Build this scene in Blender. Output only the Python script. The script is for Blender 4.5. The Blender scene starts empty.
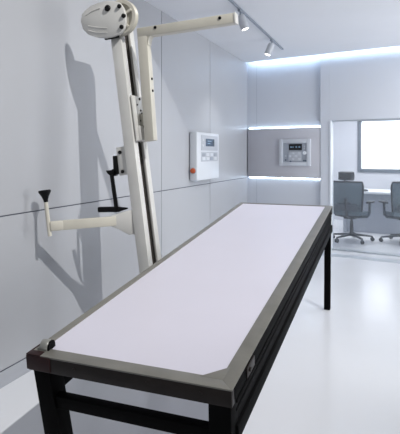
import bpy, bmesh, math, random
from mathutils import Vector, Matrix
random.seed(4)
S = bpy.context.scene
COL = S.collection
R = math.radians

# ------------------------------------------------------------------ camera
CAM_H, FPX = 1.35, 500.0
YAW = math.atan(194.0 / 500.0)              # camera looks this far left of the long wall
cd = bpy.data.cameras.new('camera'); cam = bpy.data.objects.new('camera', cd); COL.objects.link(cam)
cam.location = (0, 0, CAM_H); cam.rotation_euler = (R(90), 0, YAW)
cd.sensor_fit = 'VERTICAL'; cd.sensor_height = 24.0; cd.lens = 24.0 * FPX / 434.0
cd.shift_y = -(217.0 - 154.0) / 434.0
cd.clip_start = 0.05; cd.clip_end = 100
S.camera = cam
FW = Vector((-math.sin(YAW), math.cos(YAW), 0)); RT = Vector((math.cos(YAW), math.sin(YAW), 0))
CP = Vector((0, 0, CAM_H))

def ray(px, py):
    return FW + RT * ((px - 200) / FPX) + Vector((0, 0, (154 - py) / FPX))
def on_y(px, py, Y):
    d = ray(px, py); return CP + d * (Y / d.y)

# ------------------------------------------------------------------ materials
def lin(c):
    c = c / 255.0
    return c / 12.92 if c <= 0.04045 else ((c + 0.055) / 1.055) ** 2.4
def rgb(*c): return (lin(c[0]), lin(c[1]), lin(c[2]), 1)

def mat(name, col, rough=0.5, metal=0.0, var=0.06, scale=6.0, bump=0.0, bscale=60.0, spec=0.5, rvar=0.0, stretch=None):
    m = bpy.data.materials.new(name); m.use_nodes = True
    nt = m.node_tree; p = nt.nodes['Principled BSDF']
    p.inputs['Roughness'].default_value = rough; p.inputs['Metallic'].default_value = metal
    p.inputs['Specular IOR Level'].default_value = spec
    tc = nt.nodes.new('ShaderNodeTexCoord')
    mp = nt.nodes.new('ShaderNodeMapping'); nt.links.new(tc.outputs['Object'], mp.inputs[0])
    if stretch: mp.inputs['Scale'].default_value = stretch
    n = nt.nodes.new('ShaderNodeTexNoise'); n.inputs['Scale'].default_value = scale; n.inputs['Detail'].default_value = 4
    nt.links.new(mp.outputs[0], n.inputs['Vector'])
    r = nt.nodes.new('ShaderNodeValToRGB')
    c = rgb(*col)
    r.color_ramp.elements[0].position = 0.3; r.color_ramp.elements[1].position = 0.7
    r.color_ramp.elements[0].color = [x * (1 - var) for x in c[:3]] + [1]
    r.color_ramp.elements[1].color = [min(1, x * (1 + var)) for x in c[:3]] + [1]
    nt.links.new(n.outputs['Fac'], r.inputs[0]); nt.links.new(r.outputs[0], p.inputs['Base Color'])
    if rvar:
        mr = nt.nodes.new('ShaderNodeMapRange'); mr.inputs[3].default_value = rough - rvar; mr.inputs[4].default_value = rough + rvar
        nt.links.new(n.outputs['Fac'], mr.inputs[0]); nt.links.new(mr.outputs[0], p.inputs['Roughness'])
    if bump:
        n2 = nt.nodes.new('ShaderNodeTexNoise'); n2.inputs['Scale'].default_value = bscale
        b = nt.nodes.new('ShaderNodeBump'); b.inputs['Strength'].default_value = bump; b.inputs['Distance'].default_value = 0.002
        nt.links.new(mp.outputs[0], n2.inputs['Vector'])
        nt.links.new(n2.outputs['Fac'], b.inputs['Height']); nt.links.new(b.outputs[0], p.inputs['Normal'])
    return m

def emit(name, col, strength):
    m = bpy.data.materials.new(name); m.use_nodes = True
    nt = m.node_tree; p = nt.nodes['Principled BSDF']
    p.inputs['Base Color'].default_value = rgb(*col)
    p.inputs['Emission Color'].default_value = rgb(*col); p.inputs['Emission Strength'].default_value = strength
    return m

M = {}
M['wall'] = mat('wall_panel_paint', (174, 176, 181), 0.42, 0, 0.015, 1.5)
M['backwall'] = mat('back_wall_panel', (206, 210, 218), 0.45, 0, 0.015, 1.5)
M['band'] = mat('grey_band_panel', (190, 190, 197), 0.5, 0, 0.02, 2)
M['seam'] = mat('panel_joint', (84, 88, 98), 0.7, 0, 0.03)
M['joint'] = mat('fine_panel_joint', (150, 156, 168), 0.6, 0, 0.03)
M['ceiling'] = mat('ceiling_paint', (224, 226, 231), 0.8, 0, 0.015, 1.5)
M['floor'] = mat('polished_white_floor', (222, 224, 229), 0.2, 0, 0.015, 0.8, rvar=0.04)
M['skirt'] = mat('grey_skirting', (168, 171, 178), 0.5, 0, 0.02)
M['track_grey'] = mat('brushed_aluminium', (150, 158, 168), 0.4, 0.5, 0.05)
M['threshold'] = mat('pale_grey_threshold', (176, 183, 191), 0.35, 0, 0.02)
M['white_trim'] = mat('white_lacquer', (228, 232, 238), 0.35, 0, 0.01)
M['top'] = mat('white_laminate', (212, 209, 221), 0.28, 0, 0.012, 3)
M['rail_grey'] = mat('worn_grey_steel', (122, 120, 114), 0.45, 0.1, 0.12, 9, 0.15, 80, stretch=(1, 1, 1))
M['rail_dark'] = mat('dark_brown_black_steel', (38, 33, 31), 0.45, 0.0, 0.2, 12, 0.1, 90, spec=0.2)
M['black'] = mat('black_enamel_steel', (9, 9, 10), 0.6, 0.0, 0.2, 10, spec=0.05)
M['maroon'] = mat('maroon_paint', (44, 25, 26), 0.5, 0, 0.25, 14, spec=0.25)
M['clip'] = mat('grey_cast_metal', (142, 142, 138), 0.4, 0.3, 0.1, 10)
M['cream'] = mat('cream_enamel', (206, 205, 201), 0.38, 0, 0.05, 6, 0.05, 70)
M['cream_warm'] = mat('aged_cream_enamel', (200, 196, 184), 0.4, 0, 0.06, 6, 0.05, 70)
M['slot'] = mat('dark_slide_groove', (88, 84, 80), 0.5, 0.3, 0.12, 8)
M['bolt'] = mat('black_bolt', (14, 14, 15), 0.45, 0, 0.1, spec=0.2)
M['plastic_black'] = mat('black_plastic', (10, 10, 11), 0.4, 0, 0.1, spec=0.2)
M['dev'] = mat('white_plastic', (214, 218, 224), 0.35, 0, 0.01)
M['dev_grey'] = mat('pale_grey_plastic', (184, 188, 196), 0.45, 0, 0.02)
M['frame_pale'] = mat('pale_frame_plastic', (200, 204, 211), 0.4, 0, 0.01)
M['lamp_body'] = mat('pale_grey_metal', (196, 200, 206), 0.4, 0.1, 0.03)
M['dev_mid'] = mat('mid_grey_plastic', (158, 164, 174), 0.5, 0, 0.03)
M['screen'] = mat('grey_blue_screen', (84, 98, 116), 0.25, 0, 0.2, 20)
M['screen_black'] = mat('black_screen', (18, 20, 24), 0.2, 0, 0.1)
M['lcd'] = mat('pale_blue_readout', (120, 150, 175), 0.3, 0, 0.1)
M['orange'] = mat('orange_red_knob', (180, 84, 46), 0.45, 0, 0.06)
M['mesh'] = mat('grey_mesh_fabric', (84, 96, 105), 0.8, 0, 0.08, 40, 0.3, 200)
M['chair_dark'] = mat('dark_grey_nylon', (38, 43, 50), 0.5, 0, 0.06)
M['chair_mid'] = mat('grey_nylon', (60, 68, 77), 0.5, 0, 0.06)
M['desk_top'] = mat('white_desk_top', (214, 218, 224), 0.3, 0, 0.01)
M['desk_panel'] = mat('grey_desk_panel', (150, 156, 167), 0.5, 0, 0.03)
M['office_wall'] = mat('office_wall_paint', (205, 208, 216), 0.6, 0, 0.015)
M['frame_grey'] = mat('grey_window_frame', (104, 113, 124), 0.45, 0.1, 0.03)
M['led'] = emit('cool_white_led', (216, 236, 255), 14.0)
M['led_top'] = emit('cool_white_cove_led', (206, 232, 255), 17.0)
M['lamp'] = emit('lamp_lens', (255, 252, 246), 6.0)
M['daylight'] = emit('bright_overcast_daylight', (246, 249, 255), 1.25)

def sky_pane():
    m = emit('bright_hazy_daylight', (246, 249, 255), 1.05); nt = m.node_tree; p = nt.nodes['Principled BSDF']
    tc = nt.nodes.new('ShaderNodeTexCoord'); n = nt.nodes.new('ShaderNodeTexNoise'); n.inputs['Scale'].default_value = 2.2
    r = nt.nodes.new('ShaderNodeValToRGB'); r.color_ramp.elements[0].position = .38; r.color_ramp.elements[1].position = .55
    r.color_ramp.elements[0].color = rgb(232, 236, 244); r.color_ramp.elements[1].color = rgb(250, 252, 255)
    nt.links.new(tc.outputs['Object'], n.inputs['Vector']); nt.links.new(n.outputs['Fac'], r.inputs[0]); nt.links.new(r.outputs[0], p.inputs['Emission Color'])
    return m
M['daylight'] = sky_pane()

def glass_mat():
    m = bpy.data.materials.new('hazy_glass'); m.use_nodes = True
    nt = m.node_tree; nt.nodes.clear()
    o = nt.nodes.new('ShaderNodeOutputMaterial')
    rf = nt.nodes.new('ShaderNodeBsdfRefraction'); rf.inputs['IOR'].default_value = 1.02; rf.inputs['Roughness'].default_value = 0.22
    rf.inputs['Color'].default_value = (0.97, 0.985, 1, 1)
    gl = nt.nodes.new('ShaderNodeBsdfGlossy'); gl.inputs['Roughness'].default_value = 0.12
    df = nt.nodes.new('ShaderNodeBsdfDiffuse'); df.inputs['Color'].default_value = rgb(214, 224, 234)
    nz = nt.nodes.new('ShaderNodeTexNoise'); nz.inputs['Scale'].default_value = 1.2
    mr = nt.nodes.new('ShaderNodeMapRange'); mr.inputs[3].default_value = 0.03; mr.inputs[4].default_value = 0.05
    nt.links.new(nz.outputs['Fac'], mr.inputs[0])
    m1 = nt.nodes.new('ShaderNodeMixShader'); m1.inputs[0].default_value = 0.04
    m2 = nt.nodes.new('ShaderNodeMixShader'); nt.links.new(mr.outputs[0], m2.inputs[0])
    nt.links.new(rf.outputs[0], m1.inputs[1]); nt.links.new(gl.outputs[0], m1.inputs[2])
    nt.links.new(m1.outputs[0], m2.inputs[1]); nt.links.new(df.outputs[0], m2.inputs[2])
    nt.links.new(m2.outputs[0], o.inputs[0])
    return m
M['glass'] = glass_mat()

# ------------------------------------------------------------------ mesh builder
class MB:
    def __init__(s, X=None):
        s.bm = bmesh.new(); s.X = X if X is not None else Matrix.Identity(4)
    def _add(s, verts, faces, bevel=0.0, seg=2):
        vs = [s.bm.verts.new(s.X @ Vector(v)) for v in verts]
        fs = [s.bm.faces.new([vs[i] for i in f]) for f in faces]
        if bevel > 0:
            es = list({e for f in fs for e in f.edges})
            bmesh.ops.bevel(s.bm, geom=es, offset=bevel, segments=seg, profile=0.5, affect='EDGES', clamp_overlap=True)
        return vs
    def box(s, a, b, bevel=0.0, seg=2):
        (x0, y0, z0), (x1, y1, z1) = a, b
        v = [(x0,y0,z0),(x1,y0,z0),(x1,y1,z0),(x0,y1,z0),(x0,y0,z1),(x1,y0,z1),(x1,y1,z1),(x0,y1,z1)]
        s._add(v, [(0,3,2,1),(4,5,6,7),(0,1,5,4),(1,2,6,5),(2,3,7,6),(3,0,4,7)], bevel, seg); return s
    def cbox(s, c, d, bevel=0.0, seg=2):
        return s.box([c[i]-d[i]/2 for i in range(3)], [c[i]+d[i]/2 for i in range(3)], bevel, seg)
    def hexa(s, bot, top, bevel=0.0):
        s._add(list(bot)+list(top), [(0,3,2,1),(4,5,6,7),(0,1,5,4),(1,2,6,5),(2,3,7,6),(3,0,4,7)], bevel); return s
    def beam(s, p0, p1, w, h, up=(0,0,1), bevel=0.0, w1=None, h1=None):
        p0, p1 = Vector(p0), Vector(p1); d = (p1-p0).normalized(); sd = d.cross(Vector(up)).normalized(); u = sd.cross(d)
        w1 = w if w1 is None else w1; h1 = h if h1 is None else h1
        q = lambda p, w, h: [p-sd*w/2-u*h/2, p+sd*w/2-u*h/2, p+sd*w/2+u*h/2, p-sd*w/2+u*h/2]
        return s.hexa(q(p0, w, h), q(p1, w1, h1), bevel)
    def cone(s, p0, p1, r0, r1=None, seg=20, bevel=0.0):
        r1 = r0 if r1 is None else r1
        p0, p1 = Vector(p0), Vector(p1); d = (p1-p0).normalized(); a = d.orthogonal().normalized(); b = d.cross(a)
        v = []
        for p, r in ((p0, r0), (p1, r1)):
            for i in range(seg):
                t = 2*math.pi*i/seg; v.append(p+a*r*math.cos(t)+b*r*math.sin(t))
        f = [tuple(range(seg-1, -1, -1)), tuple(range(seg, 2*seg))]
        for i in range(seg): j = (i+1) % seg; f.append((i, j, seg+j, seg+i))
        vs = s._add(v, f)
        if bevel:
            vset = set(vs)
            es = [e for e in s.bm.edges if e.verts[0] in vset and e.verts[1] in vset and any(len(fc.verts) > 4 for fc in e.link_faces)]
            bmesh.ops.bevel(s.bm, geom=es, offset=bevel, segments=2, profile=0.5, affect='EDGES', clamp_overlap=True)
        return s
    def lathe(s, p0, axis, prof, seg=32):
        p0 = Vector(p0); d = Vector(axis).normalized(); a = d.orthogonal().normalized(); b = d.cross(a)
        rings = []
        for r, h in prof:
            rings.append([s.bm.verts.new(s.X @ (p0+d*h+a*r*math.cos(2*math.pi*i/seg)+b*r*math.sin(2*math.pi*i/seg))) for i in range(seg)])
        for q, w in zip(rings, rings[1:]):
            for i in range(seg): j = (i+1) % seg; s.bm.faces.new((q[i], q[j], w[j], w[i]))
        s.bm.faces.new(rings[0][::-1]); s.bm.faces.new(rings[-1]); return s
    def tube(s, pts, r, seg=10, r1=None):
        pts = [Vector(p) for p in pts]; rings = []; n = len(pts)
        ref = Vector((0.31, 0.22, 0.93))
        for k, p in enumerate(pts):
            d = (pts[min(k+1, n-1)]-pts[max(k-1, 0)]).normalized(); a = d.cross(ref).normalized(); b = d.cross(a)
            rr = r if r1 is None else r+(r1-r)*k/(n-1)
            rings.append([s.bm.verts.new(s.X @ (p+a*rr*math.cos(2*math.pi*i/seg)+b*rr*math.sin(2*math.pi*i/seg))) for i in range(seg)])
        for q, w in zip(rings, rings[1:]):
            for i in range(seg): j = (i+1) % seg; s.bm.faces.new((q[i], q[j], w[j], w[i]))
        s.bm.faces.new(rings[0][::-1]); s.bm.faces.new(rings[-1]); return s
    def prism(s, poly, ext, bevel=0.0):
        n = len(poly); e = Vector(ext)
        v = [Vector(p) for p in poly]+[Vector(p)+e for p in poly]
        f = [tuple(range(n-1, -1, -1)), tuple(range(n, 2*n))]
        for i in range(n): j = (i+1) % n; f.append((i, j, n+j, n+i))
        s._add(v, f, bevel); return s
    def grid(s, fn, nu, nv, thick):
        P = [[Vector(fn(i/nu, j/nv)) for j in range(nv+1)] for i in range(nu+1)]
        front, back = [], []
        for i in range(nu+1):
            fr, bk = [], []
            for j in range(nv+1):
                du = P[min(i+1,nu)][j]-P[max(i-1,0)][j]; dv = P[i][min(j+1,nv)]-P[i][max(j-1,0)]
                nn = du.cross(dv).normalized()
                fr.append(s.bm.verts.new(s.X @ (P[i][j]+nn*thick/2))); bk.append(s.bm.verts.new(s.X @ (P[i][j]-nn*thick/2)))
            front.append(fr); back.append(bk)
        for i in range(nu):
            for j in range(nv):
                s.bm.faces.new((front[i][j], front[i+1][j], front[i+1][j+1], front[i][j+1]))
                s.bm.faces.new((back[i][j], back[i][j+1], back[i+1][j+1], back[i+1][j]))
        for i in range(nu):
            s.bm.faces.new((front[i][0], back[i][0], back[i+1][0], front[i+1][0]))
            s.bm.faces.new((front[i][nv], front[i+1][nv], back[i+1][nv], back[i][nv]))
        for j in range(nv):
            s.bm.faces.new((front[0][j], front[0][j+1], back[0][j+1], back[0][j]))
            s.bm.faces.new((front[nu][j], back[nu][j], back[nu][j+1], front[nu][j+1]))
        return s
    def build(s, name, material, parent=None, smooth=True, kind=None):
        bmesh.ops.recalc_face_normals(s.bm, faces=s.bm.faces)
        me = bpy.data.meshes.new(name); s.bm.to_mesh(me); s.bm.free()
        me.materials.append(material)
        if smooth:
            me.polygons.foreach_set('use_smooth', [True]*len(me.polygons))
            me.set_sharp_from_angle(angle=R(35))
        o = bpy.data.objects.new(name, me); COL.objects.link(o)
        if parent is not None: o.parent = parent
        if kind: o['kind'] = kind
        return o

def inv(root):
    return Matrix.LocRotScale(root.location, root.rotation_euler, None).inverted()
def thing(name, label, cat, loc=(0,0,0), rz=0.0, group=None):
    o = bpy.data.objects.new(name, None); COL.objects.link(o)
    o.location = loc; o.rotation_euler = (0, 0, rz); o.empty_display_size = 0.1
    return tag(o, label, cat, group)
def tag(o, label, cat, group=None):
    o['label'] = label; o['category'] = cat
    if group: o['group'] = group
    return o
def copy_tree(o, parent=None):
    c = o.copy(); COL.objects.link(c)
    if parent is not None: c.parent = parent
    for ch in list(o.children): copy_tree(ch, c)
    return c

# ------------------------------------------------------------------ room shell
WX = -2.113                     # plane of the long left wall
CEIL = 2.745
CORNER = Vector((WX, 7.449, 0))
BROT = -math.atan2(0.184, 0.983)
B = Matrix.Translation(CORNER) @ Matrix.Rotation(BROT, 4, 'Z')   # back wall frame: x along wall, y away from viewer

MB().prism([(WX-.15,-1.6,0),(4.2,-1.6,0),(4.2,11.6,0),(WX-.15,11.6,0)], (0,0,-.1)).build('floor', M['floor'], kind='structure')
MB().prism([(WX-.12,3.55,CEIL),(4.2,6.0,CEIL),tuple(B@Vector((6.4,-.085,0))+Vector((0,0,CEIL)))[:3],tuple(B@Vector((-.05,-.085,0))+Vector((0,0,CEIL))),(WX-.12,7.35,CEIL)], (0,0,.01)).build('ceiling', M['ceiling'], kind='structure')
wl = MB(); SEAM0, SEAM1 = 0.985, 0.993
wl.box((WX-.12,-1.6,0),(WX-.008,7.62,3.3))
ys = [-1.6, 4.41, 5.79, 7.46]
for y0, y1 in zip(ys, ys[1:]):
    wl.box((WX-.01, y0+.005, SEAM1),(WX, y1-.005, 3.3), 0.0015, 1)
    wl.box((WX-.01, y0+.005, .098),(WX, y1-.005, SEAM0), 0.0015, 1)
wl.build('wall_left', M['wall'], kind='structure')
tr = MB(); tr.box((WX-.0095,-1.6,SEAM0),(WX-.004,7.45,SEAM1)); tr.box((WX-.0095,-1.6,.09),(WX-.004,7.45,.098))
tv = MB()
for y_ in (4.41, 5.79): tv.box((WX-.0095,y_-.004,.098),(WX-.004,y_+.004,3.3))
tv.build('trim_7', M['seam'], kind='structure')
tr.build('trim_1', M['seam'], kind='structure')
MB().box((WX-.01,-1.6,0),(WX+.004,7.44,.09), .002, 1).build('baseboard_left', M['skirt'], kind='structure')

# back wall: panelled bay, pier with header, glazed opening
GX0, GX1, HZ = 1.315, 3.9, 1.82
bw = MB(B)
bw.box((-.05,-.2,CEIL+.1),(4.3,.17,CEIL+.13))
bw.box((-.05,.05,0),(1.154,.17,CEIL+.1))
bw.box((1.158,0,0),(GX0-.022,.17,CEIL+.1), .002, 1)
bw.box((GX0-.022,0,HZ),(4.3,.17,CEIL+.1))
bw.build('wall_back', M['backwall'], kind='structure')
MB(B).box((.015,.005,1.0),(1.15,.052,1.735), .003).build('trim_2', M['band'], kind='structure')
jn = MB(B); jn.box((.14,.0485,1.77),(.143,.0499,CEIL)); jn.box((.14,.0485,0),(.143,.0499,.96)); jn.build('trim_6', M['joint'], kind='structure')
jt = MB(B); jt.box((1.1535,.03,0),(1.1585,.0502,CEIL))
jt.build('trim_3', M['seam'], kind='structure')
MB(B).box((GX0-.022,-.012,.0),(GX0,.10,HZ), .002).build('trim_4', M['white_trim'], kind='structure')
win = MB(B); win.box((GX0,.015,0),(4.3,.09,.02), .003); win.box((GX0,.02,HZ-.015),(4.3,.08,HZ))
w1 = win.build('window_1', M['threshold'], kind='structure')
MB(B).box((GX0+.002,.046,.02),(4.3,.054,HZ-.015)).build('pane', M['glass'], w1)

MB(B).box((GX0-.03,-.40,0),(4.3,-.22,.004), .001, 1).build('trim_5', M['threshold'], kind='structure')
# office behind the glass
MB(B).prism([(-.5,.17,2.6),(4.3,.17,2.6),(4.3,3.6,2.6),(-.5,3.6,2.6)], (0,0,.08)).build('ceiling_office', M['ceiling'], kind='structure')
ow = MB(B)
OY = 3.3; WX0, WX1, WZ0, WZ1 = .84, 3.2, .985, 2.03
ow.box((-.4,OY,0),(WX0,OY+.12,2.6)); ow.box((WX1,OY,0),(4.3,OY+.12,2.6)); ow.box((WX0,OY,0),(WX1,OY+.12,WZ0)); ow.box((WX0,OY,WZ1),(WX1,OY+.12,2.6))
ow.build('wall_office', M['office_wall'], kind='structure')
MB(B).box((-.5,.17,0),(-.4,OY+.12,2.6)).build('wall_office_left', M['office_wall'], kind='structure')
wf = MB(B)
for a, b in (((WX0,OY-.03,WZ0),(WX0+.065,OY+.08,WZ1)), ((WX1-.065,OY-.03,WZ0),(WX1,OY+.08,WZ1)), ((WX0+.065,OY-.03,WZ0),(WX1-.065,OY+.08,WZ0+.07)), ((WX0+.065,OY-.02,WZ1-.025),(WX1-.065,OY+.08,WZ1))):
    wf.box(a, b, .004, 1)
w2 = wf.build('window_2', M['frame_grey'], kind='structure')
MB(B).box((WX0+.065,OY+.04,WZ0+.07),(WX1-.065,OY+.05,WZ1-.025)).build('pane', M['daylight'], w2)

# LED strips along the back wall
LG = 'light strips on the back wall'
def led(name, a, b, label, m):
    o = MB(B).box(a, b, .004, 1).build(name, m); tag(o, label, 'light strip', LG); return o
led('led_strip', (.02,.034,1.7355),(1.15,.0495,1.746), 'bright LED strip glowing along the top edge of the grey wall band', M['led'])
led('led_strip', (.02,.034,.989),(1.15,.0495,.9995), 'bright LED strip glowing along the bottom edge of the grey wall band', M['led'])
led('led_strip', (.03,-.135,CEIL+.012),(4.2,-.11,CEIL+.06), 'long LED strip glowing along the top of the back wall under the ceiling', M['led_top'])

# ------------------------------------------------------------------ tilting table
TC = Vector((-.898, 2.966, .7475)); TILT = R(6.44); TW, TL = .82, 2.864
T = Matrix.Translation(TC) @ Matrix.Rotation(TILT, 4, 'X')
tb = thing('examination_table', 'long steel framed examination table with white top and black legs', 'table', (TC.x, TC.y, 0))
TI = inv(tb) @ T
hw, hl, RW = TW/2, TL/2, .058
def tp(name, m, fn):
    b = MB(TI); fn(b); return b.build(name, m, tb)
o = tp('tabletop', M['top'], lambda b: b.box((-hw+.03,-hl+RW-.004,-.03),(hw-RW+.004,hl-.02,-.004), .001, 1))
# top flanges, mitred
def flange(b, pts): b.prism([(x,y,-.006) for x,y in pts], (0,0,.006), .0008)
i, e = (hw-RW, hl-RW), (hw, hl)
il, ib = -hw+.034, hl-.024
for pts in (((-e[0],-e[1]),(e[0],-e[1]),(i[0],-i[1]),(il,-i[1])), ((-e[0],e[1]),(il,ib),(i[0],ib),(e[0],e[1])),
            ((-e[0],-e[1]),(il,-i[1]),(il,ib),(-e[0],e[1])), ((e[0],-e[1]),(e[0],e[1]),(i[0],ib),(i[0],-i[1]))):
    tp('top_flange', M['rail_grey'], lambda b: flange(b, pts))
tp('gusset_plate', M['rail_grey'], lambda b: b.prism([(i[0]+.01,-i[1]-.01,-.0035),(i[0]+.01,-i[1]+.075,-.0035),(i[0]-.072,-i[1]-.01,-.0035)], (0,0,.004), .0005))
# edge rails below the flanges
tp('end_rail', M['rail_dark'], lambda b: b.box((-hw+.002,-hl,-.064),(hw-.002,-hl+.03,-.006), .002))
tp('end_rail', M['rail_dark'], lambda b: b.box((-hw+.002,hl-.03,-.052),(hw-.002,hl,-.006), .002))
tp('side_rail', M['black'], lambda b: b.box((-hw,-hl+.032,-.052),(-hw+.03,hl-.032,-.006), .002))
tp('side_rail', M['black'], lambda b: b.box((hw-.03,-hl+.032,-.052),(hw,hl-.032,-.006), .002))
def apron(b):
    b.box((hw-.022,-hl+.06,-.15),(hw-.008,hl-.06,-.05))
    b.box((hw-.024,-hl+.06,-.082),(hw-.002,hl-.06,-.07), .003)
    b.box((hw-.026,-hl+.06,-.112),(hw-.004,hl-.06,-.1), .003)
tp('apron', M['black'], apron)
tp('lower_rail', M['black'], lambda b: b.box((hw-.04,-hl+.05,-.212),(hw+.002,hl-.05,-.155), .004))
tp('lower_rail', M['black'], lambda b: b.box((-hw+.01,-hl+.05,-.205),(-hw+.05,hl-.05,-.157), .004))
tp('crossbar', M['black'], lambda b: b.box((-hw+.05,-hl+.012,-.208),(hw-.05,-hl+.052,-.160), .004))
tp('crossbar', M['black'], lambda b: b.box((-hw+.05,hl-.052,-.208),(hw-.05,hl-.012,-.160), .004))
def leg(cx, cy, LS, lean=0.0):
    b = MB(inv(tb)); h = LS/2
    dn = (T.to_3x3() @ Vector((lean,0,-1)))
    top = [T @ Vector((cx+sx*h, cy+sy*h, -.05)) for sx, sy in ((-1,-1),(1,-1),(1,1),(-1,1))]
    bot = [p + dn*(p.z/-dn.z) for p in top]
    b.hexa(bot, top, .004)
    l = b.build('leg', M['black'], tb)
for a_ in ((-hw+.056,-hl+.042,.076,.11),(hw-.046,-hl+.042,.08,-.02),(-hw+.042,hl-.042,.055,.02),(hw-.036,hl-.036,.052,-.02)): leg(*a_)
c = tp('corner_cap', M['maroon'], lambda b: (b.box((-hw-.004,-hl-.004,-.06),(-hw+.105,-hl+.004,-.004), .003), b.box((-hw-.004,-hl+.0,-.06),(-hw+.004,-hl+.085,.002), .003), b.box((-hw-.003,-hl-.003,-.004),(-hw+.06,-hl+.03,.0025),.002)))
c['label'] = 'maroon painted corner cap'
def clip(b):
    b.lathe((-hw+.022,-hl+.06,.004), (1,.15,0), [(.018,0),(.026,.004),(.028,.012),(.028,.03),(.024,.036)], 28)
    b.box((-hw+.02,-hl+.035,-.001),(-hw+.062,-hl+.085,.01), .003)
k = tp('end_clip', M['clip'], clip); k['label'] = 'round grey metal clip'
b = MB(TI); b.lathe((-hw+.058,-hl+.065,.004), (1,.15,0), [(.024,0),(.026,.003),(.026,.008)], 24); b.build('dark_gap_disc', M['black'], k)  # black disc imitating the dark gap at the right of the clip
for yy, n in ((-hl+.16, .1), (hl-.2, .12)):
    br = tp('side_bracket', M['rail_dark'], lambda b: (b.box((hw,yy,-.05),(hw+.006,yy+n,-.012), .002), b.cone((hw+.005,yy+n*.3,-.03),(hw+.012,yy+n*.3,-.03),.008,seg=12)))
for x_ in (-.2, .1, .3): tp('rivet', M['rail_dark'], lambda b: b.cone((x_,-hl+.002,-.03),(x_,-hl-.003,-.03),.006,seg=12))

# ------------------------------------------------------------------ column stand
SB = Vector((-1.40, 2.937, 0)); LEAN = R(7.9)
st = thing('column_stand', 'cream enamelled leaning column stand with arms beside the grey left wall', 'stand', SB)
SM = Matrix.Translation(SB) @ Matrix.Rotation(-LEAN, 4, 'Y')     # local: x arm direction, y away, z up the column
SI = inv(st) @ SM; SMI = SM.inverted(); S0 = inv(st)
def L(px, py, b=0.0):
    v = SMI @ on_y(px, py, SB.y + b); return v
def sp(name, m, fn, parent=None):
    b = MB(SI); fn(b); return b.build(name, m, parent or st)
H = 2.28
def column(b):
    prof = [(-.0375,-.095),(.0375,-.095),(.0375,-.038),(.022,-.038),(.022,-.055),(-.02,-.055),(-.02,.06),(.022,.06),(.022,.038),(.0375,.038),(.0375,.095),(-.0375,.095)]
    b.prism([(x,y,.03) for x,y in prof], (0,0,H-.03), .0025)
sp('column', M['cream'], column)
sp('slide_track', M['slot'], lambda b: (b.box((-.0195,-.054,.05),(.005,.059,H-.01)), b.box((.005,-.036,.05),(.012,-.03,H-.01)), b.box((.005,.03,.05),(.012,.036,H-.01))))
b = MB(S0); b.box((SB.x-.2, SB.y-.32, 0),(SB.x+.13, SB.y+.32, .025), .006); b.box((SB.x-.07, SB.y-.13, .02),(SB.x+.06, SB.y+.13, .07), .01)
b.build('base_plate', M['cream'], st)
# head cover traced as an egg-shaped plate
pts = [(80.3,21.5),(81.2,14.5),(84.5,10),(90,6.3),(97,3.2),(105,1.2),(113,.6),(119.5,2.3),(123.3,8),(125.3,15),(125.3,22),(123.8,28.5),(120.5,33),(113.5,36.4),(105,38),(95.6,37),(87.5,34.4),(82.3,29)]
poly = [L(x, y, -.145) for x, y in pts]
for p in poly: p.y = -.145
hc = sp('head_cover', M['cream'], lambda b: b.prism(poly, (0,.03,0), .008))
def ridge(b, q):
    P = [L(x, y, -.147) for x, y in q]
    for p in P: p.y = -.146
    b.tube(P, .004, 8)
def ridges(b):
    ridge(b, [(85,15.5),(92,11),(100,8)]); ridge(b, [(88,26),(97,27.5),(107,28)]); ridge(b, [(88,30.5),(96,32.5),(107,32.5)])
sp('embossed_ridge', M['cream'], ridges, hc)
for x, y, r in ((107.6,8.2,.021),(119.3,6.3,.014),(123.5,15.8,.014),(121.5,27,.014)):
    p = L(x, y, -.147); p.y = -.15
    b = MB(SI); b.lathe(p+Vector((0,.01,0)), (0,-1,0), [(r,0),(r,.012),(r*.7,.018)], 16); b.build('bolt', M['bolt'], hc)
pc = L(124.5, 19.5, -.05)
pul = sp('pulley', M['cream_warm'], lambda b: b.lathe((pc.x,-.11,pc.z), (0,1,0), [(.03,.0),(.03,.012),(.085,.016),(.09,.0),(.112,.0),(.116,.005),(.105,.016),(.105,.026),(.116,.037),(.112,.042),(.03,.042)], 40))
def spokes(b):
    for t in range(5):
        a = t*2*math.pi/5+.3
        b.beam((pc.x+.03*math.cos(a),-.112,pc.z+.03*math.sin(a)),(pc.x+.095*math.cos(a),-.112,pc.z+.095*math.sin(a)),.016,.02,(0,1,0),.003)
sp('spoke', M['cream_warm'], spokes, pul)
sp('head_block', M['cream'], lambda b: b.box((-.06,-.115,H-.06),(.06,.085,H+.06), .01))
sp('dark_gap_strip', M['bolt'], lambda b: b.beam(L(105,38.6,-.12),L(119,36.2,-.12),.02,.012,(0,1,0),.002), hc)  # black strip painted in for the dark gap under the head cover
# sliding carriage with its bolts
cz0, cz1 = L(137, 142, 0).z, L(133, 97, 0).z
cg = sp('carriage', M['cream'], lambda b: (b.box((.012,-.036,cz0),(.05,.036,cz1), .003), b.box((.045,-.08,cz0),(.056,.085,cz1), .004), b.box((.052,-.05,cz0),(.075,.06,cz0+.3*(cz1-cz0)*1.1), .006)))
for fz, yy, r in ((.94,.02,.009),(.8,-.02,.006),(.68,.02,.007),(.62,.03,.006),(.45,.0,.006),(.45,.04,.006)):
    sp('bolt', M['bolt'], lambda b: b.cone((.055,yy,cz0+fz*(cz1-cz0)),(.061,yy,cz0+fz*(cz1-cz0)),r,seg=12), cg)
for fz in (.3,.06):
    sp('bolt', M['bolt'], lambda b: b.cone((.074,.0,cz0+fz*(cz1-cz0)),(.081,.0,cz0+fz*(cz1-cz0)),.011,seg=14), cg)
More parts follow.
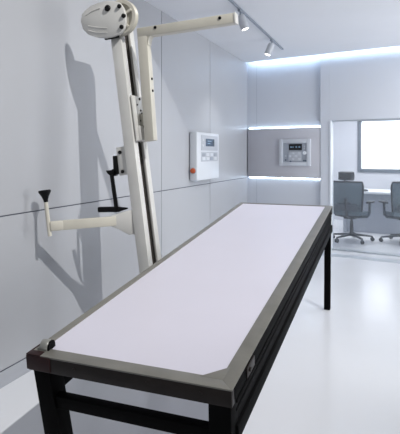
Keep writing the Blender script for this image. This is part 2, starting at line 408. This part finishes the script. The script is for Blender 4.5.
# L-shaped arm
AB = -.06
t0, t1 = L(141.6, 31.5, AB), L(149.0, 141, AB)
tip = L(232.3, 16.8, AB-.02)
arm = sp('support_arm', M['cream_warm'], lambda b: (b.hexa([(t1.x-.035,AB,t1.z),(t1.x+.035,AB,t1.z),(t1.x+.035,AB+.06,t1.z),(t1.x-.035,AB+.06,t1.z)],
        [(t0.x-.035,AB+.001,t0.z+.02),(t0.x+.035,AB+.001,t0.z+.02),(t0.x+.035,AB+.059,t0.z+.02),(t0.x-.035,AB+.059,t0.z+.02)], .006),
        b.beam((t0.x-.035,AB+.03,t0.z),(tip.x,AB+.03,tip.z),.06,.062,(0,0,1),.006)))
fx, fz, fr_ = t0.x+.032, t0.z-.022, .075
ic = [Vector((fx,AB+.004,fz))]+[Vector((fx+fr_-fr_*math.sin(a_),AB+.004,fz+.01-fr_+fr_*math.cos(a_)-.006)) for a_ in [i_*math.pi/16 for i_ in range(9)]]
sp('corner_fillet', M['cream_warm'], lambda b: b.prism(ic, (0,.05,0), .002), arm)
dv = (tip-Vector((t0.x,tip.y,t0.z))).normalized()
sp('end_cap', M['cream'], lambda b: b.beam(Vector((tip.x,AB+.03,tip.z)),Vector((tip.x,AB+.03,tip.z))+dv*.014,.064,.066,(0,0,1),.004), arm)
for x, y in ((155.2,27.5),(219.8,18)):
    p = L(x, y, AB); b = MB(SI); b.cone((p.x,AB+.002,p.z),(p.x,AB-.004,p.z),.010,seg=14); b.build('bolt', M['bolt'], arm)
bx = lambda z: t1.x+(t0.x-t1.x)*(z-t1.z)/(t0.z-t1.z)
for x, y in ((150.4,78),(151.3,90)):
    p = L(x, y, AB)
    sp('bolt', M['bolt'], lambda b: b.cone((bx(p.z)+.033,AB+.03,p.z),(bx(p.z)+.04,AB+.03,p.z),.008,seg=12), arm)
sp('arm_bracket', M['cream_warm'], lambda b: b.box((.05,.0,cz0),(t1.x-.03,.055,cz0+.18), .004), arm)
# lower handle arm: fan plate, bar, upright rod, cone grip
EL = Vector((-1.97, 2.53, .875)); RO = SM @ Vector((-.03,-.06,.92)); RO.z = .925
d = (EL-RO)
def wpt(t, z): v = RO+d*t; return Vector((v.x, v.y, z))
fan = [wpt(-.06,.995), wpt(.02,.995), wpt(.22,.968), wpt(.31,.955), wpt(.31,.89), wpt(.2,.862), wpt(.1,.83), wpt(-.06,.83)]
sd = d.cross(Vector((0,0,1))).normalized()*.022
lo = MB(S0); lo.prism([p-sd/2 for p in fan], sd, .003); la = lo.build('handle_plate', M['cream'], st)
b = MB(S0); b.beam(wpt(.25,.922), wpt(.86,.91), .03, .06, (0,0,1), .004); b.build('handle_bar', M['cream_warm'], la)
b = MB(S0); b.beam(wpt(.85,.91), wpt(1.0,.905), .034, .06, (0,0,1), .01); b.build('elbow_block', M['cream_warm'], la)
r0 = Vector((EL.x,EL.y,EL.z-.03)); r1 = Vector((EL.x-.032,EL.y,EL.z+.19))
rd = MB(S0).tube([r0, r0.lerp(r1,.1), r1], .0125, 14).build('upright_rod', M['cream_warm'], st)
ax = (r1-r0).normalized()
MB(S0).lathe(r1-ax*.012, ax, [(.013,0),(.015,.015),(.022,.035),(.034,.056),(.038,.064),(.038,.071),(.033,.075)], 28).build('grip', M['plastic_black'], rd)
# lever bracket and black lever
b1, b2 = L(115.7,147.5,-.08), L(127.7,174.5,-.08)
lb = sp('lever_bracket', M['cream'], lambda b: b.box((b1.x,-.08,b2.z),(-.03,-.03,b1.z), .005))
for x, y in ((120,152.3),(122.8,171.6)):
    p = L(x, y, -.08); sp('bolt', M['bolt'], lambda b: b.cone((p.x,-.078,p.z),(p.x,-.086,p.z),.012,seg=14), lb)
lv = MB(SI)
q = lambda x, y: Vector((L(x,y,-.09).x,-.09,L(x,y,-.09).z))
lv.prism([q(112.5,156), q(116.6,155.6), q(117.4,174), q(113.6,176)], (0,.03,0), .003)
lv.prism([q(105.4,170.3), q(110,171), q(113.2,168.5), q(117.2,172), q(114.5,176), q(110.5,176.5), q(107,173.5)], (0,.04,0), .004)
lv.beam(q(111.8,175), q(116.6,209), .022, .024, (0,1,0), .005)
lever = lv.build('lever', M['plastic_black'], st)
hb = MB(SI); h0, h1, h2 = q(98.7,209.5), q(118.5,209.3), q(128,208.2)
hb.beam(h0, h1, .036, .036, (0,1,0), .008); hb.beam(h1, h2, .034, .03, (0,1,0), .002, .008, .006)
hb.build('lever_foot', M['plastic_black'], lever)

# ------------------------------------------------------------------ wall devices
CY0, CY1, CX1, CZ0, CZ1 = 5.11, 5.85, WX+.096, 1.053, 1.597
cb = thing('control_box', 'white wall control box with small screen on the left wall', 'control box', (WX, (CY0+CY1)/2, CZ0))
I = inv(cb)
MB(I).box((WX+.008,CY0,CZ0),(CX1,CY1,CZ1), .012, 3).build('body', M['dev'], cb)
MB(I).box((WX,CY0+.015,CZ0+.015),(WX+.012,CY1-.015,CZ1-.015), .002).build('mounting_plate', M['dev_mid'], cb)
yy = lambda u: CY0+u*(CY1-CY0)
zz = lambda v: CZ1-v*(CZ1-CZ0)
MB(I).box((CX1-.002,yy(.16),zz(.38)),(CX1+.004,yy(.92),zz(.06)), .003).build('bezel', M['dev_grey'], cb)
s_ = MB(I).box((CX1+.002,yy(.35),zz(.29)),(CX1+.008,yy(.74),zz(.13)), .002).build('screen', M['screen'], cb)
s2 = MB(I); s2.box((CX1+.007,yy(.42),zz(.19)),(CX1+.0085,yy(.6),zz(.17))); s2.box((CX1+.007,yy(.42),zz(.24)),(CX1+.0085,yy(.54),zz(.22))); s2.build('readout', M['lcd'], s_)
kp = MB(I).box((CX1-.002,yy(.16),zz(.61)),(CX1+.004,yy(.92),zz(.41)), .003).build('keypad', M['dev_grey'], cb)
for r_ in range(2):
    for c_ in range(4):
        MB(I).box((CX1+.002,yy(.2+.175*c_),zz(.50+.085*r_)),(CX1+.008,yy(.33+.175*c_),zz(.435+.085*r_)), .002).build('key', M['dev_mid'] if (r_+c_) % 3 == 0 else M['dev'], kp)
for c_ in range(2):
    MB(I).cone((CX1+.003,yy(.22+.0*c_),zz(.16+.12*c_)),(CX1+.009,yy(.22),zz(.16+.12*c_)),.016,seg=14).build('button', M['dev'], cb)
kx = WX+.05
kn = MB(I).lathe((kx,CY0+.004,1.165), (0,-1,0), [(.03,0),(.03,.014),(.026,.03),(.02,.034)], 24).build('knob', M['orange'], cb); kn['label'] = 'orange red knob on the side'
MB(I).lathe((kx,CY0+.004,1.165), (0,-1,0), [(.037,0),(.037,.008),(.033,.01)], 24).build('knob_collar', M['dev_grey'], cb)

wp = thing('wall_panel_unit', 'light grey square control unit with black display on the grey back wall band', 'control panel', B @ Vector((.78,0,1.175)), BROT)
I = inv(wp) @ B
dx0, dx1, dz0, dz1 = .546, 1.02, 1.178, 1.567
def frame(b, x0, x1, z0, z1, t, y0, y1, bv=.004):
    b.box((x0,y0,z0),(x0+t,y1,z1), bv); b.box((x1-t,y0,z0),(x1,y1,z1), bv); b.box((x0+t,y0,z0),(x1-t,y1,z0+t), bv); b.box((x0+t,y0,z1-t),(x1-t,y1,z1), bv)
b = MB(I); frame(b, dx0, dx1, dz0, dz1, .055, -.035, .008); b.build('frame', M['frame_pale'], wp)
MB(I).box((dx0+.05,-.022,dz0+.05),(dx1-.05,.006,dz1-.05)).build('face_plate', M['dev_mid'], wp)
sc_ = MB(I).box((.695,-.03,1.405),(.893,-.018,1.497), .003).build('display', M['screen_black'], wp)
for x_, w_ in ((.72,.02),(.755,.012),(.80,.02),(.845,.025)): MB(I).box((x_,-.0315,1.44),(x_+w_,-.029,1.462)).build('readout', M['lcd'], sc_)
pad = MB(I).box((.685,-.03,1.25),(.885,-.018,1.385), .003).build('keypad', M['dev_grey'], wp)
for r_ in range(3):
    for c_ in range(4): MB(I).box((.695+.047*c_,-.035,1.26+.042*r_),(.695+.047*c_+.036,-.028,1.26+.042*r_+.03), .002).build('key', M['frame_pale'] if (r_+c_) % 2 else M['dev_grey'], pad)
MB(I).lathe((.935,-.02,1.365), (0,-1,0), [(.026,0),(.026,.016),(.022,.022)], 20).build('dial', M['white_trim'], wp)
for x_, z_ in ((.645,1.262),(.72,1.242),(.925,1.255),(.955,1.255),(.645,1.32),(.93,1.46),(.93,1.43)):
    MB(I).cone((x_,-.02,z_),(x_,-.031,z_),.011,seg=12).build('button', M['screen'] if z_ < 1.3 else M['dev_grey'], wp)

# ------------------------------------------------------------------ track lights
RX = -1.372
rail = MB().box((RX-.011,3.92,CEIL-.022),(RX+.011,6.55,CEIL-.0005), .002, 1).build('light_track', M['track_grey'])
tag(rail, 'thin grey lighting track running along the ceiling', 'light track')
def spotlight(y, aim, label):
    t = thing('track_spotlight', label, 'spotlight', (RX, y, CEIL-.022), 0, 'spotlights on the ceiling track')
    a = Vector(aim).normalized()
    MB().box((-.014,-.045,-.018),(.014,.045,0), .003).build('adapter', M['track_grey'], t)
    MB().tube([(0,0,-.012),(0,0,-.035),Vector((0,0,-.05))+a*.012], .008, 10).build('stem', M['track_grey'], t)
    p = Vector((0,0,-.045))
    bd = MB().lathe(p, a, [(.024,0),(.039,.006),(.041,.02),(.041,.135),(.039,.14),(.033,.14)], 28).build('lamp_body', M['lamp_body'], t)
    MB().lathe(p+a*.139, a, [(.032,0),(.032,.003),(.022,.006)], 24).build('lens', M['lamp'], bd)
    ld = bpy.data.lights.new('spot_beam', 'SPOT'); ld.energy = 14; ld.spot_size = R(75); ld.spot_blend = .6; ld.shadow_soft_size = .03; ld.color = (1,.98,.95)
    lo_ = bpy.data.objects.new('spot_beam', ld); COL.objects.link(lo_); lo_.parent = t; lo_.location = p+a*.16; lo_.rotation_euler = a.to_track_quat('-Z','Y').to_euler()
    return t
spotlight(4.60, (.30,.14,-.90), 'grey spotlight nearer the viewer on the ceiling track, beside the tip of the cream arm')
spotlight(5.93, (-.36,-.12,-.95), 'grey spotlight at the far end of the ceiling track')

# ------------------------------------------------------------------ office furniture
def make_chair(loc, rz, label):
    t = thing('office_chair', label, 'chair', loc, rz, 'office chairs behind the glass')
    I4 = Matrix.Identity(4)
    base = MB()
    base.lathe((0,0,.075), (0,0,1), [(.03,0),(.045,.01),(.045,.04),(.03,.06)], 24)
    bo = base.build('base_hub', M['chair_dark'], t)
    for k in range(5):
        a = k*2*math.pi/5+math.pi/2+.2; c_, s_ = math.cos(a), math.sin(a)
        MB().beam((c_*.03,s_*.03,.105),(c_*.315,s_*.315,.075),.05,.036,(0,0,1),.006,.03,.022).build('base_leg', M['chair_dark'], bo)
        cs = MB(); ex, ey = c_*.315, s_*.315
        for o_ in (-1, 1):
            w = Vector((-s_, c_, 0))*.012*o_
            cs.lathe(Vector((ex,ey,.031))+w-Vector((-s_,c_,0))*.007, (-s_,c_,0), [(.024,0),(.031,.003),(.031,.011),(.024,.014)], 18)
        cs.cone((ex,ey,.03),(ex,ey,.075),.010,seg=10); cs.build('caster', M['chair_dark'], bo)
    MB().cone((0,0,.12),(0,0,.30),.028,.026).cone((0,0,.29),(0,0,.37),.018).build('gas_column', M['chair_dark'], t)
    MB().box((-.09,-.11,.35),(.09,.13,.40), .012).build('tilt_mechanism', M['chair_dark'], t)
    def seat(u, v):
        x = (u-.5)*.48*(1-.12*(abs(v-.5)*2)**4); y = -.22+v*.46
        return (x, y, .43+.015*((u-.5)*2)**2-.03*max(0, v-.8)/.2*.9+.01*math.cos(v*3))
    MB().grid(seat, 12, 12, .055).build('seat', M['mesh'], t)
    def back(u, v):
        z = .41+v*.52; w = .52*(1-.24*(1-v)**1.5) - .03*max(0, v-.85)/.15
        x = (u-.5)*w; c_ = ((u-.5)*2)**2
        return (x, -.20-.055*math.sin(v*1.8)*1+.045*c_-.05*v, z)
    MB().grid(back, 16, 16, .008).build('backrest_mesh', M['mesh'], t)
    edge = [back(0,j/14) for j in range(15)]+[back(i/10,1) for i in range(1,11)]+[back(1,1-j/14) for j in range(1,15)]+[back(1-i/10,0) for i in range(1,11)]
    fr = MB(); fr.tube(edge, .0155, 10); bf = fr.build('backrest_frame', M['chair_dark'], t)
    MB().grid(lambda u, v: Vector(back(.12+.76*u,.16+.2*v))+Vector((0,-.028,0)), 10, 4, .02).build('lumbar_support', M['chair_mid'], t)
    sp_ = MB(); sp_.tube([(0,-.09,.38),(0,-.22,.42),(0,-.275,.58),(0,-.27,.68)], .022, 10)
    sp_.tube([(0,-.27,.62),(-.12,-.24,.56),(-.19,-.19,.53)], .014, 8); sp_.tube([(0,-.27,.62),(.12,-.24,.56),(.19,-.19,.53)], .014, 8)
    sp_.build('back_spine', M['chair_dark'], t)
    MB().tube([(0,-.27,.88),(0,-.315,.95),(0,-.29,1.01)], .014, 8).build('headrest_stem', M['chair_dark'], t)
    def head(u, v): return ((u-.5)*.22, -.285+.05*((u-.5)*2)**2+.015*math.sin(v*3), .955+v*.125)
    MB().grid(head, 10, 6, .045).build('headrest', M['chair_dark'], t)
    for s_ in (-1, 1):
        a_ = MB(); a_.tube([(s_*.10,0,.375),(s_*.24,0,.39),(s_*.275,0,.45),(s_*.28,-.0,.60)], .02, 10); ar = a_.build('armrest', M['chair_mid'], t)
        MB().cbox((s_*.28,.03,.615),(.075,.24,.03), .012, 3).build('arm_pad', M['chair_dark'], ar)
    return t
make_chair((-.615,8.10,0), R(-14), 'grey mesh office chair with headrest left of the other, nearest the white glass edge')
c2 = make_chair((.12,8.24,0), R(20), 'grey mesh office chair cut by the right edge of the photo, under the window')
dk = thing('desk', 'long white topped desk with grey front panel behind the office chairs', 'desk', B @ Vector((2.2,2.0,0)), BROT)
I = inv(dk) @ B
MB(I).box((.95,1.66,.68),(4.1,2.4,.72), .005).build('desk_top', M['desk_top'], dk)
MB(I).box((1.05,1.74,.02),(4.0,1.765,.68), .003).build('modesty_panel', M['desk_panel'], dk)
for x_ in (1.0, 4.0): MB(I).box((x_,1.70,0),(x_+.05,2.36,.68), .004).build('leg', M['desk_panel'], dk)
ms = MB(B); ms.lathe((1.36,1.74,.72), (0,0,1), [(.05,0),(.055,.008),(.045,.025),(.02,.034)], 24)
tag(ms.build('computer_mouse', M['chair_dark']), 'small dark rounded object lying on the white desk edge', 'desk accessory')

# ------------------------------------------------------------------ lights
def area(name, loc, aim, sx, sy, power, color=(1,1,1)):
    ld = bpy.data.lights.new(name, 'AREA'); ld.shape = 'RECTANGLE'; ld.size = sx; ld.size_y = sy; ld.energy = power; ld.color = color
    o = bpy.data.objects.new(name, ld); COL.objects.link(o); o.location = loc
    o.rotation_euler = (Vector(aim)-Vector(loc)).to_track_quat('-Z','Y').to_euler(); return o
area('office_fill_light', B @ Vector((1.6,1.6,2.58)), B @ Vector((1.6,1.6,0)), 1.8, 1.2, 72, (1,.985,.965))  # added fill, brightens the office behind the glass; no lamp seen there
area('side_fill_light', (3.4,4.9,1.5), (0.2,7.4,1.9), 2.4, 2.2, 135, (.98,.99,1))  # unseen soft fill from the right, added to lift the dark back; no window modelled
area('room_fill_light', (.9,5.4,CEIL-.03), (.9,5.4,0), 1.2, 1.2, 30, (.98,.99,1))  # second added fill, out of view, to brighten back wall and ceiling by bounce
kd = bpy.data.lights.new('key_lamp', 'SPOT'); kd.energy = 1800; kd.spot_size = R(40); kd.spot_blend = .9; kd.shadow_soft_size = .04; kd.color = (1,.985,.96)
ko = bpy.data.objects.new('key_lamp', kd); COL.objects.link(ko)
KP = Vector((3.2, .6, 6.6)); ko.location = KP
ko.rotation_euler = (Vector((-1.5,2.7,1.2))-KP).to_track_quat('-Z','Y').to_euler()

w = bpy.data.worlds.new('world'); S.world = w; w.use_nodes = True
bg = w.node_tree.nodes['Background']; bg.inputs[0].default_value = (.90,.93,.98,1); bg.inputs[1].default_value = .31

S.view_settings.view_transform = 'Standard'; S.view_settings.look = 'None'
S.view_settings.gamma = 1.0; S.view_settings.use_curve_mapping = False
S.view_settings.exposure = 0.0
S.cycles.max_bounces = 10; S.cycles.transmission_bounces = 8; S.cycles.use_denoising = True
S.cycles.sample_clamp_indirect = 4.0
